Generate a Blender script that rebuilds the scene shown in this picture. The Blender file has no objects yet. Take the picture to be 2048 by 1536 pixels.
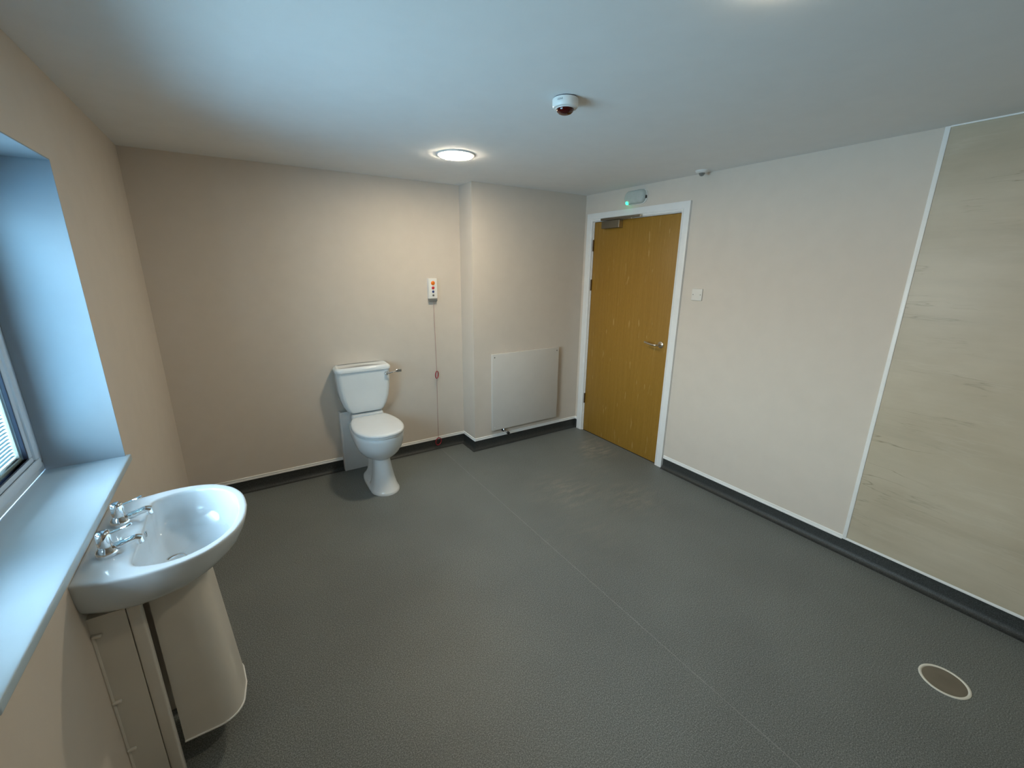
import bpy, bmesh, math
from mathutils import Vector, Matrix

S = bpy.context.scene
COL = S.collection
PI = math.pi

# ------------------------------------------------------------------ dimensions (metres)
W = 3.334          # left wall at x = -W, right wall at x = 0
YB = 0.23          # back wall
XB = -1.2013       # left face of the boxed-out corner (its front is y = 0)
YR = -4.6          # wall behind the viewpoint
H = 2.283          # ceiling
WY0, WY1 = -2.262, -1.085      # window opening
WZ0, WZ1 = 0.874, 1.9743
REV = 0.225        # depth of the window reveal

# ------------------------------------------------------------------ materials
def mat(name):
    m = bpy.data.materials.new(name); m.use_nodes = True
    nt = m.node_tree
    return m, nt, nt.nodes['Principled BSDF']

def N(nt, t, **kw):
    n = nt.nodes.new(t)
    for k, v in kw.items(): setattr(n, k, v)
    return n

def coords(nt, scale=(1, 1, 1), loc=(0, 0, 0)):
    tc = N(nt, 'ShaderNodeNewGeometry'); mp = N(nt, 'ShaderNodeMapping')
    mp.inputs['Scale'].default_value = scale; mp.inputs['Location'].default_value = loc
    nt.links.new(tc.outputs['Position'], mp.inputs['Vector'])
    return mp.outputs['Vector']

def noise(nt, vec, scale, detail=3, rough=0.55):
    n = N(nt, 'ShaderNodeTexNoise'); n.inputs['Scale'].default_value = scale
    n.inputs['Detail'].default_value = detail; n.inputs['Roughness'].default_value = rough
    nt.links.new(vec, n.inputs['Vector']); return n.outputs['Fac']

def ramp(nt, fac, stops, interp='LINEAR'):
    r = N(nt, 'ShaderNodeValToRGB'); r.color_ramp.interpolation = interp
    e = r.color_ramp.elements
    while len(e) < len(stops): e.new(0.5)
    for i, (p, c) in enumerate(stops):
        e[i].position = p; e[i].color = (c[0], c[1], c[2], 1) if hasattr(c, '__len__') else (c, c, c, 1)
    nt.links.new(fac, r.inputs['Fac']); return r.outputs['Color']

def mixc(nt, fac, a, b, mode='MIX'):
    n = N(nt, 'ShaderNodeMix', data_type='RGBA', blend_type=mode)
    if isinstance(fac, (int, float)): n.inputs[0].default_value = fac
    else: nt.links.new(fac, n.inputs[0])
    for s, v in ((6, a), (7, b)):
        if isinstance(v, tuple): n.inputs[s].default_value = (*v[:3], 1)
        else: nt.links.new(v, n.inputs[s])
    return n.outputs[2]

def bump(nt, bsdf, h, strength, dist):
    b = N(nt, 'ShaderNodeBump'); b.inputs['Strength'].default_value = strength
    b.inputs['Distance'].default_value = dist
    nt.links.new(h, b.inputs['Height']); nt.links.new(b.outputs['Normal'], bsdf.inputs['Normal'])

def simple(name, col, rough=0.5, metal=0.0, spec=0.5, var=0.04, bscale=0, bstr=0.1, coat=0):
    """paint / plastic / ceramic: base colour with a faint procedural mottling"""
    m, nt, b = mat(name)
    v = coords(nt)
    f = noise(nt, v, 9.0, 2)
    lo = tuple(max(0, c * (1 - var)) for c in col); hi = tuple(min(1, c * (1 + var)) for c in col)
    nt.links.new(ramp(nt, f, [(0.3, lo), (0.7, hi)]), b.inputs['Base Color'])
    b.inputs['Roughness'].default_value = rough; b.inputs['Metallic'].default_value = metal
    b.inputs['Specular IOR Level'].default_value = spec
    b.inputs['Coat Weight'].default_value = coat
    if bscale: bump(nt, b, noise(nt, v, bscale, 3), bstr, 0.002)
    return m

M = {}
M['wall'] = simple('wall paint warm grey', (0.66, 0.59, 0.515), 0.6, spec=0.25, var=0.015, bscale=160, bstr=0.10)
M['ceil'] = simple('ceiling white emulsion', (0.84, 0.835, 0.82), 0.8, spec=0.15, var=0.012, bscale=140, bstr=0.08)
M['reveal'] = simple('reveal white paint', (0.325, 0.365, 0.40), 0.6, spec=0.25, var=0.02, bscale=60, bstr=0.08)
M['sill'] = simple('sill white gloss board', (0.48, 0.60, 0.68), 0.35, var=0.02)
M['gloss'] = simple('white gloss paint', (0.80, 0.80, 0.79), 0.35, var=0.02)
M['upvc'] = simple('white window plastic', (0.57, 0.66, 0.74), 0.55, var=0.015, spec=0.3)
M['trim'] = simple('white capping strip', (0.88, 0.87, 0.85), 0.35, var=0.02)
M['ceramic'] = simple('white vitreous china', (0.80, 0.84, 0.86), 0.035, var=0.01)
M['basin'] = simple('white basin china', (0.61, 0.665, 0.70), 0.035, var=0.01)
M['seat'] = simple('white toilet seat plastic', (0.76, 0.785, 0.80), 0.2, var=0.01)
M['panelboard'] = simple('painted board warm grey', (0.62, 0.57, 0.51), 0.5, var=0.02, bscale=120, bstr=0.08)
M['panelwhite'] = simple('off white panel enamel', (0.63, 0.60, 0.56), 0.35, var=0.015)
M['shroud'] = simple('white shroud plastic', (0.66, 0.63, 0.57), 0.3, var=0.02)
M['plast'] = simple('white device plastic', (0.80, 0.79, 0.76), 0.35, var=0.01)
M['plateplast'] = simple('blank plate plastic', (0.745, 0.71, 0.655), 0.4, var=0.01)
M['chrome'] = simple('polished chrome', (0.86, 0.87, 0.88), 0.06, 1.0, var=0.01)
M['steel'] = simple('satin stainless steel', (0.62, 0.56, 0.46), 0.28, 1.0, var=0.04)
M['closer'] = simple('closer champagne metal', (0.155, 0.125, 0.085), 0.5, 0.5, var=0.05)
M['bronze'] = simple('hinge brown metal', (0.11, 0.065, 0.035), 0.4, 0.7, var=0.05)
M['black'] = simple('black rubber', (0.012, 0.012, 0.014), 0.5, var=0.1)
M['gasket'] = simple('dark glazing gasket', (0.03, 0.035, 0.06), 0.5, var=0.1)
M['spacer'] = simple('glazing spacer bar', (0.52, 0.52, 0.48), 0.4, 0.3, var=0.03)
M['orange'] = simple('orange button', (0.85, 0.19, 0.01), 0.35, var=0.02)
M['redbtn'] = simple('red button', (0.62, 0.03, 0.04), 0.3, var=0.02)
M['bluebtn'] = simple('dark blue button', (0.02, 0.05, 0.2), 0.3, var=0.02)
M['greybtn'] = simple('grey button', (0.11, 0.105, 0.09), 0.35, var=0.02)
M['greycap'] = simple('translucent grey cap', (0.20, 0.195, 0.18), 0.3, var=0.05)
M['cord'] = simple('faded red cord', (0.42, 0.20, 0.17), 0.7, var=0.08)
M['redring'] = simple('red pull ring', (0.36, 0.010, 0.025), 0.3, var=0.03)
M['redlens'] = simple('dark red beacon lens', (0.05, 0.0008, 0.0008), 0.06, var=0.03, spec=0.6)
M['ink'] = simple('dark printed ink', (0.05, 0.07, 0.09), 0.6, var=0.05)
M['drainfill'] = simple('grey brown drain insert', (0.19, 0.165, 0.125), 0.55, var=0.12, bscale=300, bstr=0.3)
M['drainring'] = simple('cream drain ring', (0.80, 0.78, 0.70), 0.3, var=0.03)
M['darklip'] = simple('dark shadow gap seal', (0.02, 0.018, 0.015), 0.8, var=0.1)

# floor: grey speckled safety vinyl, pale scuffs on the walked area by the door
def floor_mat(name, scuffs, base=1.0):
    m, nt, b = mat(name)
    v = coords(nt)
    sp = noise(nt, v, 240, 3, 0.65)
    c = ramp(nt, sp, [(0.36, (0.046*base, 0.050*base, 0.048*base)), (0.50, (0.084*base, 0.091*base, 0.088*base)), (0.66, (0.160*base, 0.171*base, 0.166*base))])
    big = noise(nt, v, 1.3, 4)
    c = mixc(nt, 1.0, c, ramp(nt, big, [(0.3, 0.86), (0.7, 1.08)]), 'MULTIPLY')
    if scuffs:
        spots = [(-0.14, -0.42, 0.22), (-0.25, -0.58, 0.26), (-0.95, -1.02, 0.42), (-0.62, -1.35, 0.36), (-0.55, -0.85, 0.30), (-1.2, -1.5, 0.5)]
        wts = [0.5, 0.95, 0.38, 0.36, 0.18, 0.12]
        geo = N(nt, 'ShaderNodeNewGeometry')
        streak = noise(nt, coords(nt, (6, 22, 1)), 1.0, 5, 0.7)
        total = None
        for (sx, sy, r), w in zip(spots, wts):
            d = N(nt, 'ShaderNodeVectorMath', operation='DISTANCE')
            nt.links.new(geo.outputs['Position'], d.inputs[0]); d.inputs[1].default_value = (sx, sy, 0)
            k = N(nt, 'ShaderNodeMapRange'); k.interpolation_type = 'SMOOTHSTEP'
            k.inputs['From Min'].default_value = r; k.inputs['From Max'].default_value = 0
            k.inputs['To Max'].default_value = w
            nt.links.new(d.outputs['Value'], k.inputs['Value'])
            if total is None: total = k.outputs['Result']
            else:
                a = N(nt, 'ShaderNodeMath', operation='MAXIMUM')
                nt.links.new(total, a.inputs[0]); nt.links.new(k.outputs['Result'], a.inputs[1]); total = a.outputs[0]
        g = N(nt, 'ShaderNodeMath', operation='MULTIPLY')
        nt.links.new(total, g.inputs[0])
        nt.links.new(ramp(nt, streak, [(0.44, 0.0), (0.72, 1.0)]), g.inputs[1])
        c = mixc(nt, g.outputs[0], c, (0.42, 0.36, 0.29))
    nt.links.new(c, b.inputs['Base Color'])
    b.inputs['Roughness'].default_value = 0.5
    b.inputs['Specular IOR Level'].default_value = 0.45
    bump(nt, b, noise(nt, v, 300, 2), 0.15, 0.0015)
    return m
M['floor'] = floor_mat('grey safety vinyl', True, 1.85)
M['cove'] = floor_mat('grey safety vinyl upstand', False, 0.38)  # same vinyl as the floor, darkened to hold the upstand's shade
M['weld'] = simple('vinyl weld seam', (0.23, 0.24, 0.23), 0.5, var=0.1)

# oak veneer
def oak():
    m, nt, b = mat('oak veneer')
    v1 = coords(nt, (60, 60, 2.2))
    g = noise(nt, v1, 1.0, 5, 0.6)
    c = ramp(nt, g, [(0.3, (0.290, 0.152, 0.020)), (0.55, (0.318, 0.169, 0.025)), (0.75, (0.345, 0.188, 0.033))])
    fine = noise(nt, coords(nt, (300, 300, 26)), 1.0, 3)
    c = mixc(nt, 1.0, c, ramp(nt, fine, [(0.3, 0.90), (0.7, 1.06)]), 'MULTIPLY')
    fl = noise(nt, coords(nt, (34, 34, 5.5)), 1.0, 3, 0.5)
    c = mixc(nt, ramp(nt, fl, [(0.655, 0.0), (0.72, 0.55)]), c, (0.52, 0.34, 0.13))
    nt.links.new(c, b.inputs['Base Color'])
    b.inputs['Roughness'].default_value = 0.42; b.inputs['Specular IOR Level'].default_value = 0.35
    return m
M['oak'] = oak()

# stone-effect shower panel
def stone():
    m, nt, b = mat('stone effect wall panel')
    soft = noise(nt, coords(nt, (1, 1.1, 2.3)), 1.5, 5, 0.6)
    streak = noise(nt, coords(nt, (1, 0.8, 13.0)), 1.0, 6, 0.6)
    c = ramp(nt, soft, [(0.28, (0.455, 0.385, 0.282)), (0.5, (0.51, 0.44, 0.33)), (0.72, (0.56, 0.49, 0.378))])
    c = mixc(nt, 1.0, c, ramp(nt, streak, [(0.3, 0.93), (0.5, 1.0), (0.72, 1.04)]), 'MULTIPLY')
    # fine broken dark veins and a few pale ones, running nearly level
    def vein(sc, loc, lo, hi, amount, g0=0.5, g1=0.62):
        n = noise(nt, coords(nt, sc, loc), 1.0, 5, 0.6)
        a = N(nt, 'ShaderNodeMath', operation='SUBTRACT'); nt.links.new(n, a.inputs[0]); a.inputs[1].default_value = 0.5
        ab = N(nt, 'ShaderNodeMath', operation='ABSOLUTE'); nt.links.new(a.outputs[0], ab.inputs[0])
        k = ramp(nt, ab.outputs[0], [(0.0, amount), (lo, amount * 0.4), (hi, 0.0)])
        gate = noise(nt, coords(nt, (1, 2.2, 2.6), (3, 1, loc[2])), 1.0, 2)
        mm = N(nt, 'ShaderNodeMath', operation='MULTIPLY')
        nt.links.new(k, mm.inputs[0]); nt.links.new(ramp(nt, gate, [(g0, 0.0), (g1, 1.0)]), mm.inputs[1])
        return mm.outputs[0]
    c = mixc(nt, vein((1, 0.45, 4.6), (2, 5, 0.3), 0.003, 0.009, 0.55), c, (0.15, 0.12, 0.07))
    c = mixc(nt, vein((1, 0.5, 6.2), (7, 1, 4.1), 0.003, 0.008, 0.45), c, (0.17, 0.14, 0.085))
    c = mixc(nt, vein((1, 0.6, 5.0), (4, 9, 8.6), 0.01, 0.035, 0.28, 0.46, 0.6), c, (0.62, 0.56, 0.45))
    nt.links.new(c, b.inputs['Base Color'])
    b.inputs['Roughness'].default_value = 0.38; b.inputs['Specular IOR Level'].default_value = 0.35
    return m
M['stone'] = stone()

def emit(name, col, strength):
    m, nt, b = mat(name)
    b.inputs['Base Color'].default_value = (*col, 1)
    b.inputs['Emission Color'].default_value = (*col, 1)
    b.inputs['Emission Strength'].default_value = strength
    return m
LAMP = 122.0
M['lamp'] = emit('warm lit diffuser', (1.0, 0.86, 0.635), LAMP)
M['lampdim'] = emit('warm dimmer diffuser', (1.0, 0.86, 0.635), LAMP*0.5)
M['led'] = emit('green indicator glow', (0.02, 1.0, 0.36), 5.0)

def thin_glass(name, tint=(0.93, 0.98, 0.98)):
    m = bpy.data.materials.new(name); m.use_nodes = True; nt = m.node_tree
    for n in list(nt.nodes): nt.nodes.remove(n)
    o = N(nt, 'ShaderNodeOutputMaterial'); t = N(nt, 'ShaderNodeBsdfTransparent'); g = N(nt, 'ShaderNodeBsdfGlossy')
    t.inputs['Color'].default_value = (*tint, 1); g.inputs['Roughness'].default_value = 0.02
    lw = N(nt, 'ShaderNodeLayerWeight'); pw = N(nt, 'ShaderNodeMath', operation='POWER'); pw.inputs[1].default_value = 5.0
    nt.links.new(lw.outputs['Facing'], pw.inputs[0])
    fr = N(nt, 'ShaderNodeMath', operation='MULTIPLY_ADD'); fr.inputs[1].default_value = 0.9; fr.inputs[2].default_value = 0.04
    nt.links.new(pw.outputs[0], fr.inputs[0])
    mx = N(nt, 'ShaderNodeMixShader')
    nt.links.new(fr.outputs[0], mx.inputs[0]); nt.links.new(t.outputs[0], mx.inputs[1]); nt.links.new(g.outputs[0], mx.inputs[2])
    nt.links.new(mx.outputs[0], o.inputs['Surface'])
    return m
M['glass'] = thin_glass('window glass')

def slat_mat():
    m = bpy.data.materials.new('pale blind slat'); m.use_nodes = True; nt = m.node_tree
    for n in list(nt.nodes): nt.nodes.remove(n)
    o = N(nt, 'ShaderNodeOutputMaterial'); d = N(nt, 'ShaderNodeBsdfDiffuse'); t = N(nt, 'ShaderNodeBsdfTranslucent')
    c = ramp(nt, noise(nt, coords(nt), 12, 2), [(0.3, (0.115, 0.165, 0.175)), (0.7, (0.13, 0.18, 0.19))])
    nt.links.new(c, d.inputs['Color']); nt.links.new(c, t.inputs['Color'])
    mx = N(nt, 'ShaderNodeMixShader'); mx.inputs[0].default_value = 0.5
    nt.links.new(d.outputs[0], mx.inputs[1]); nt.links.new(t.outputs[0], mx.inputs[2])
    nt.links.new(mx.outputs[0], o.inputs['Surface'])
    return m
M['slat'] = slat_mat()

def emerg_mat():
    # clear prismatic cover of the emergency light: milky translucent plastic
    m, nt, b = mat('milky green emergency cover')
    f = noise(nt, coords(nt), 30, 2)
    nt.links.new(ramp(nt, f, [(0.3, (0.56, 0.61, 0.575)), (0.7, (0.62, 0.67, 0.635))]), b.inputs['Base Color'])
    b.inputs['Roughness'].default_value = 0.25
    b.inputs['Subsurface Weight'].default_value = 0.0
    b.inputs['Alpha'].default_value = 0.82
    return m
M['emcover'] = emerg_mat()

# ------------------------------------------------------------------ mesh helpers (vertices in world metres)
def new(): return bmesh.new()

def box(bm, lo, hi, bev=0.0, seg=2):
    c = [(a + b) / 2 for a, b in zip(lo, hi)]; s = [abs(b - a) for a, b in zip(lo, hi)]
    t = bmesh.new()
    bmesh.ops.create_cube(t, size=1.0, matrix=Matrix.Translation(c) @ Matrix.Diagonal((*s, 1)))
    if bev: bmesh.ops.bevel(t, geom=list(t.edges), offset=bev, segments=seg, profile=0.5, affect='EDGES', clamp_overlap=True)
    merge(bm, t); return bm

def merge(bm, t):
    me = bpy.data.meshes.new('tmp'); t.to_mesh(me); t.free(); bm.from_mesh(me); bpy.data.meshes.remove(me)

def cyl(bm, p0, p1, r0, r1=None, n=24, bev=0.0, caps=True):
    p0, p1 = Vector(p0), Vector(p1); r1 = r0 if r1 is None else r1
    d = p1 - p0; t = bmesh.new()
    bmesh.ops.create_cone(t, cap_ends=caps, segments=n, radius1=r0, radius2=r1, depth=d.length)
    if bev:
        e = [x for x in t.edges if abs(x.verts[0].co.z - x.verts[1].co.z) < 1e-6]
        bmesh.ops.bevel(t, geom=e, offset=bev, segments=3, profile=0.5, affect='EDGES', clamp_overlap=True)
    rot = d.to_track_quat('Z', 'Y').to_matrix().to_4x4()
    bmesh.ops.transform(t, matrix=Matrix.Translation((p0 + p1) / 2) @ rot, verts=t.verts)
    merge(bm, t); return bm

def loft(bm, rings, closed=True, cap0=True, cap1=True):
    vs = [[bm.verts.new(p) for p in r] for r in rings]
    n = len(vs[0])
    for a, b in zip(vs, vs[1:]):
        for i in range(n if closed else n - 1):
            j = (i + 1) % n
            bm.faces.new((a[i], a[j], b[j], b[i]))
    if cap0: bm.faces.new(list(reversed(vs[0])))
    if cap1: bm.faces.new(vs[-1])
    return bm

def lathe(bm, base, axis, prof, n=40):
    """prof: (radius, distance along axis) pairs"""
    base, axis = Vector(base), Vector(axis).normalized()
    q = axis.to_track_quat('Z', 'Y')
    rings = []
    for r, z in prof:
        rings.append([base + q @ Vector((max(r, 1e-5) * math.cos(2*PI*i/n), max(r, 1e-5) * math.sin(2*PI*i/n), z)) for i in range(n)])
    return loft(bm, rings)

def tube(bm, pts, rad, n=12):
    pts = [Vector(p) for p in pts]
    rads = rad if hasattr(rad, '__len__') else [rad] * len(pts)
    rings = []; up = Vector((0, 0, 1))
    prev = None
    for i, p in enumerate(pts):
        d = (pts[min(i+1, len(pts)-1)] - pts[max(i-1, 0)]).normalized()
        if prev is None:
            a = d.cross(up)
            if a.length < 1e-3: a = d.cross(Vector((1, 0, 0)))
            a.normalize()
        else:
            a = (prev - d * prev.dot(d)).normalized()
        prev = a; b = d.cross(a)
        rings.append([p + (a * math.cos(2*PI*k/n) + b * math.sin(2*PI*k/n)) * rads[i] for k in range(n)])
    return loft(bm, rings)

def torus(bm, c, R, r, q=None, n=32, k=10, sx=1.0, sy=1.0):
    c = Vector(c); vs = []
    for i in range(n):
        a = 2*PI*i/n; row = []
        for j in range(k):
            b = 2*PI*j/k
            v = Vector(((R + r*math.cos(b))*math.cos(a)*sx, (R + r*math.cos(b))*math.sin(a)*sy, r*math.sin(b)))
            if q is not None: v = q @ v
            row.append(bm.verts.new(c + v))
        vs.append(row)
    for i in range(n):
        for j in range(k):
            bm.faces.new((vs[i][j], vs[(i+1) % n][j], vs[(i+1) % n][(j+1) % k], vs[i][(j+1) % k]))
    return bm

def spline(pts, per=8):
    """Catmull-Rom through open 2-D point list"""
    out = []; P = [Vector((*p, 0)) if len(p) == 2 else Vector(p) for p in pts]
    for i in range(len(P) - 1):
        p0, p1, p2, p3 = P[max(i-1, 0)], P[i], P[i+1], P[min(i+2, len(P)-1)]
        for k in range(per):
            t = k / per
            out.append(0.5 * ((2*p1) + (p2-p0)*t + (2*p0-5*p1+4*p2-p3)*t*t + (-p0+3*p1-3*p2+p3)*t*t*t))
    out.append(P[-1]); return out

def rrect(cx, cy, hx, hy, r, seg=6):
    out = []
    for (sx, sy, a0) in ((1, 1, 0), (-1, 1, PI/2), (-1, -1, PI), (1, -1, 3*PI/2)):
        for k in range(seg + 1):
            a = a0 + PI/2*k/seg
            out.append((cx + sx*(hx - r) + r*math.cos(a), cy + sy*(hy - r) + r*math.sin(a)))
    return out

def obj(name, bm, m, parent=None, smooth=40):
    bmesh.ops.remove_doubles(bm, verts=bm.verts, dist=1e-6)
    bmesh.ops.recalc_face_normals(bm, faces=bm.faces)
    org = Vector((0, 0, 0))
    p = parent
    while p is not None:
        org += p.location; p = p.parent
    bmesh.ops.translate(bm, verts=bm.verts, vec=-org)
    me = bpy.data.meshes.new(name); bm.to_mesh(me); bm.free()
    for mm in (m if isinstance(m, (list, tuple)) else [m]): me.materials.append(mm)
    if smooth:
        me.shade_smooth()
        me.set_sharp_from_angle(angle=math.radians(smooth))
    o = bpy.data.objects.new(name, me); COL.objects.link(o)
    if parent: o.parent = parent
    return o

def thing(name, label, cat, loc, group=None):
    o = bpy.data.objects.new(name, None); COL.objects.link(o)
    o.empty_display_size = 0.1
    o.location = loc; o['label'] = label; o['category'] = cat
    if group: o['group'] = group
    return o

def tag(o, label, cat, group=None):
    o['label'] = label; o['category'] = cat
    if group: o['group'] = group
    return o

def struct(o, label=None, cat=None):
    o['kind'] = 'structure'
    if label: o['label'] = label
    if cat: o['category'] = cat
    return o

# ------------------------------------------------------------------ the room
b = new(); box(b, (-W - 0.35, YR - 0.15, -0.1), (0.2, YB + 0.15, 0)); struct(obj('floor', b, M['floor'], smooth=0), 'dark grey speckled safety vinyl floor', 'floor')
b = new(); box(b, (-W - 0.35, YR - 0.15, H), (0.2, YB + 0.15, H + 0.1)); struct(obj('ceiling', b, M['ceil'], smooth=0), 'plain white ceiling', 'ceiling')
b = new(); box(b, (-W - 0.35, YB, 0), (0.2, YB + 0.15, H)); struct(obj('wall_back', b, M['wall'], smooth=0), 'warm grey back wall behind the toilet', 'wall')
b = new(); box(b, (XB, 0, 0), (0, YB, H)); struct(obj('wall_boxing', b, M['wall'], smooth=0), 'boxed out warm grey wall section left of the door', 'wall')
# right wall with the door opening
DY0, DY1, DZ = -1.066, -0.121, 2.047
b = new()
box(b, (0, YR, 0), (0.2, DY0, H)); box(b, (0, DY1, 0), (0.2, YB, H)); box(b, (0, DY0, DZ), (0.2, DY1, H))
struct(obj('wall_right', b, M['wall'], smooth=0), 'warm grey wall with the oak door', 'wall')
b = new(); box(b, (-W, YR - 0.15, 0), (0, YR, H)); struct(obj('wall_rear', b, M['wall'], smooth=0), 'warm grey wall behind the viewpoint', 'wall')
# left wall with the window opening; faces of the reveal are white
b = new()
X0 = -W - 0.35
box(b, (X0, YR, 0), (-W, WY0, H)); box(b, (X0, WY1, 0), (-W, YB, H))
box(b, (X0, WY0, 0), (-W, WY1, WZ0)); box(b, (X0, WY0, WZ1), (-W, WY1, H))
b.faces.ensure_lookup_table()
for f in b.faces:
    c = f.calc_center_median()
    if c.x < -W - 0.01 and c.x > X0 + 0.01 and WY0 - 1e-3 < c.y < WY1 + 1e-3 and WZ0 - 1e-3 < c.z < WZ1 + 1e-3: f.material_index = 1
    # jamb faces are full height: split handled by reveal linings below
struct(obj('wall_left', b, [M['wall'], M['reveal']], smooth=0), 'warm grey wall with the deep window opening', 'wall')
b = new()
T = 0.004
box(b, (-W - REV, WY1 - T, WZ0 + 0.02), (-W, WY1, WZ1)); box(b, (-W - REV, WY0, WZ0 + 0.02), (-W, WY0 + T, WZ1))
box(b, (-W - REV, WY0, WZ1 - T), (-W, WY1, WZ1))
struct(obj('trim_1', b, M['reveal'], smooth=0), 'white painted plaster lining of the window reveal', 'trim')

# upstand of the floor vinyl (coved skirting) with white capping strip
def run(path, name_b, name_t, zc=0.087, cap=0.026, capd=0.007, lab=''):
    """path: list of (x, y) along the walls, room on the left-hand side of the direction"""
    prof = [(0.0, zc), (0.003, zc), (0.003, 0.035), (0.006, 0.022), (0.013, 0.010), (0.024, 0.003), (0.036, 0.0006), (0.0, 0.0006)]
    capp = [(0.0, zc), (capd, zc), (capd + 0.001, zc + 0.003), (capd, zc + 0.009), (capd - 0.002, zc + 0.011), (capd - 0.001, zc + 0.015), (capd - 0.002, zc + cap - 0.002), (0.002, zc + cap), (0.0, zc + cap)]
    n = len(path)
    def offs(i, d):
        p = Vector(path[i])
        ns = []
        for a, c in ((i-1, i), (i, i+1)):
            if 0 <= a and c < n:
                t = (Vector(path[c]) - Vector(path[a])).normalized(); ns.append(Vector((-t.y, t.x)))
        if len(ns) == 1: return p + ns[0]*d
        m = (ns[0] + ns[1]); m = m / m.dot(ns[0]); return p + m*d
    for nm, pr, mm in ((name_b, prof, M['cove']), (name_t, capp, M['trim'])):
        bm = new(); rings = []
        for i in range(n):
            rings.append([(*offs(i, d), z) for d, z in pr])
        loft(bm, rings)
        o = struct(obj(nm, bm, mm, smooth=35))
        o['label'] = ('dark coved vinyl skirting ' if mm is M['cove'] else 'white capping strip above the skirting ') + lab
        o['category'] = 'skirting' if mm is M['cove'] else 'trim'
# direction chosen so that the room lies on the left
run([(0, -0.035), (0, 0), (XB, 0), (XB, YB), (-1.978, YB)], 'baseboard_back', 'trim_2', lab='along the back wall right of the toilet')
run([(-2.312, YB), (-W, YB), (-W, -1.466)], 'baseboard_left', 'trim_3', lab='along the back wall left of the toilet')
run([(0, -2.4405), (0, -1.142)], 'baseboard_right', 'trim_4', lab='between the door and the stone panel')
run([(0, YR), (0, -2.4405)], 'baseboard_wet', 'trim_5', zc=0.092, cap=0.006, capd=0.006, lab='under the stone panel')
run([(-W, -1.846), (-W, YR)], 'baseboard_near', 'trim_6', lab='under the window')

# weld seam in the vinyl
b = new(); box(b, (-1.4626, YR, 0.0), (-1.4590, YB - 0.036, 0.0007)); struct(obj('trim_7', b, M['weld'], smooth=0), 'pale weld seam running the length of the floor', 'trim')

# stone-effect panel with white edge trims
b = new(); box(b, (-0.004, YR, 0.099), (0, -2.4605, H - 0.004)); 
tag(struct(obj('wall_panel', b, M['stone'], smooth=0)), 'beige stone effect wall panel at the right of the room', 'wall panel')
b = new(); box(b, (-0.0075, -2.4605, 0.099), (0, -2.4405, H), 0.002); struct(obj('trim_8', b, M['trim']), 'white upright strip on the edge of the stone panel', 'trim')
b = new(); box(b, (-0.012, YR, H - 0.006), (0, -2.4605, H), 0.001); struct(obj('trim_9', b, M['trim']), 'thin white strip along the top of the stone panel', 'trim')

# ------------------------------------------------------------------ window
win = bpy.data.objects.new('window_1', None); COL.objects.link(win); win.location = (-3.59, (WY0+WY1)/2, WZ0 + 0.025)
struct(win, 'white plastic framed window in the deep reveal', 'window')
FX = -W - REV      # room face of the outer frame
def frame_bars(bm, x0, x1, y0, y1, z0, z1, w, bev, wb=None):
    wb = wb or w
    box(bm, (x0, y0, z0), (x1, y1, z0 + wb), bev); box(bm, (x0, y0, z1 - w), (x1, y1, z1), bev)
    box(bm, (x0, y0, z0 + wb), (x1, y0 + w, z1 - w), bev); box(bm, (x0, y1 - w, z0 + wb), (x1, y1, z1 - w), bev)
ZS = 0.899
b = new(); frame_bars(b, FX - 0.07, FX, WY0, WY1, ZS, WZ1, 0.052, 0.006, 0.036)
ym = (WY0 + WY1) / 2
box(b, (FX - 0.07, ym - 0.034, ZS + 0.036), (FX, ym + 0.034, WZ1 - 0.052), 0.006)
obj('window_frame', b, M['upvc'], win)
panes = ((WY0 + 0.052, ym - 0.034), (ym + 0.034, WY1 - 0.052))
blinds = []
for k, (ya, yb_) in enumerate(panes):
    za, zb = ZS + 0.036, WZ1 - 0.052
    b = new()
    # sash with a stepped, bevelled section
    frame_bars(b, FX - 0.055, FX + 0.012, ya - 0.008, yb_ + 0.008, za - 0.006, zb + 0.008, 0.040, 0.008, 0.036)
    frame_bars(b, FX - 0.055, FX + 0.004, ya + 0.026, yb_ - 0.026, za + 0.024, zb - 0.026, 0.026, 0.006, 0.022)
    sash = obj('sash', b, M['upvc'], win)
    gy0, gy1, gz0, gz1 = ya + 0.052, yb_ - 0.052, za + 0.045, zb - 0.052
    b = new(); frame_bars(b, FX - 0.010, FX + 0.001, gy0 - 0.001, gy1 + 0.001, gz0 - 0.001, gz1 + 0.001, 0.006, 0.001)
    obj('gasket', b, M['gasket'], sash)
    b = new(); frame_bars(b, FX - 0.034, FX - 0.014, gy0 + 0.001, gy1 - 0.001, gz0 + 0.001, gz1 - 0.001, 0.014, 0.001)
    obj('spacer_bar', b, M['spacer'], sash)
    b = new(); box(b, (FX - 0.012, gy0, gz0), (FX - 0.0105, gy1, gz1)); obj('glass_pane', b, M['glass'], sash, smooth=0)
    blinds.append((gy0 + 0.017, gy1 - 0.017, gz0 + 0.016, gz1 - 0.016))
    if k == 0:
        b = new(); box(b, (FX + 0.012, yb_ - 0.026, 1.36), (FX + 0.020, yb_ - 0.004, 1.46), 0.003)
        box(b, (FX + 0.020, yb_ - 0.022, 1.40), (FX + 0.040, yb_ - 0.008, 1.42), 0.004); box(b, (FX + 0.034, yb_ - 0.024, 1.29), (FX + 0.046, yb_ - 0.006, 1.425), 0.005)
        obj('window_handle', b, M['upvc'], sash)
b = new()
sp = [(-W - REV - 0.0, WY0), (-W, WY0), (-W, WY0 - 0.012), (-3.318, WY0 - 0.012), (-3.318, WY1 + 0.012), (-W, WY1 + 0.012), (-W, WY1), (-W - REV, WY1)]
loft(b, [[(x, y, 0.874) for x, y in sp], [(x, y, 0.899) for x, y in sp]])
e = [x for x in b.edges if all(v.co.x > -3.319 for v in x.verts)]
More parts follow.
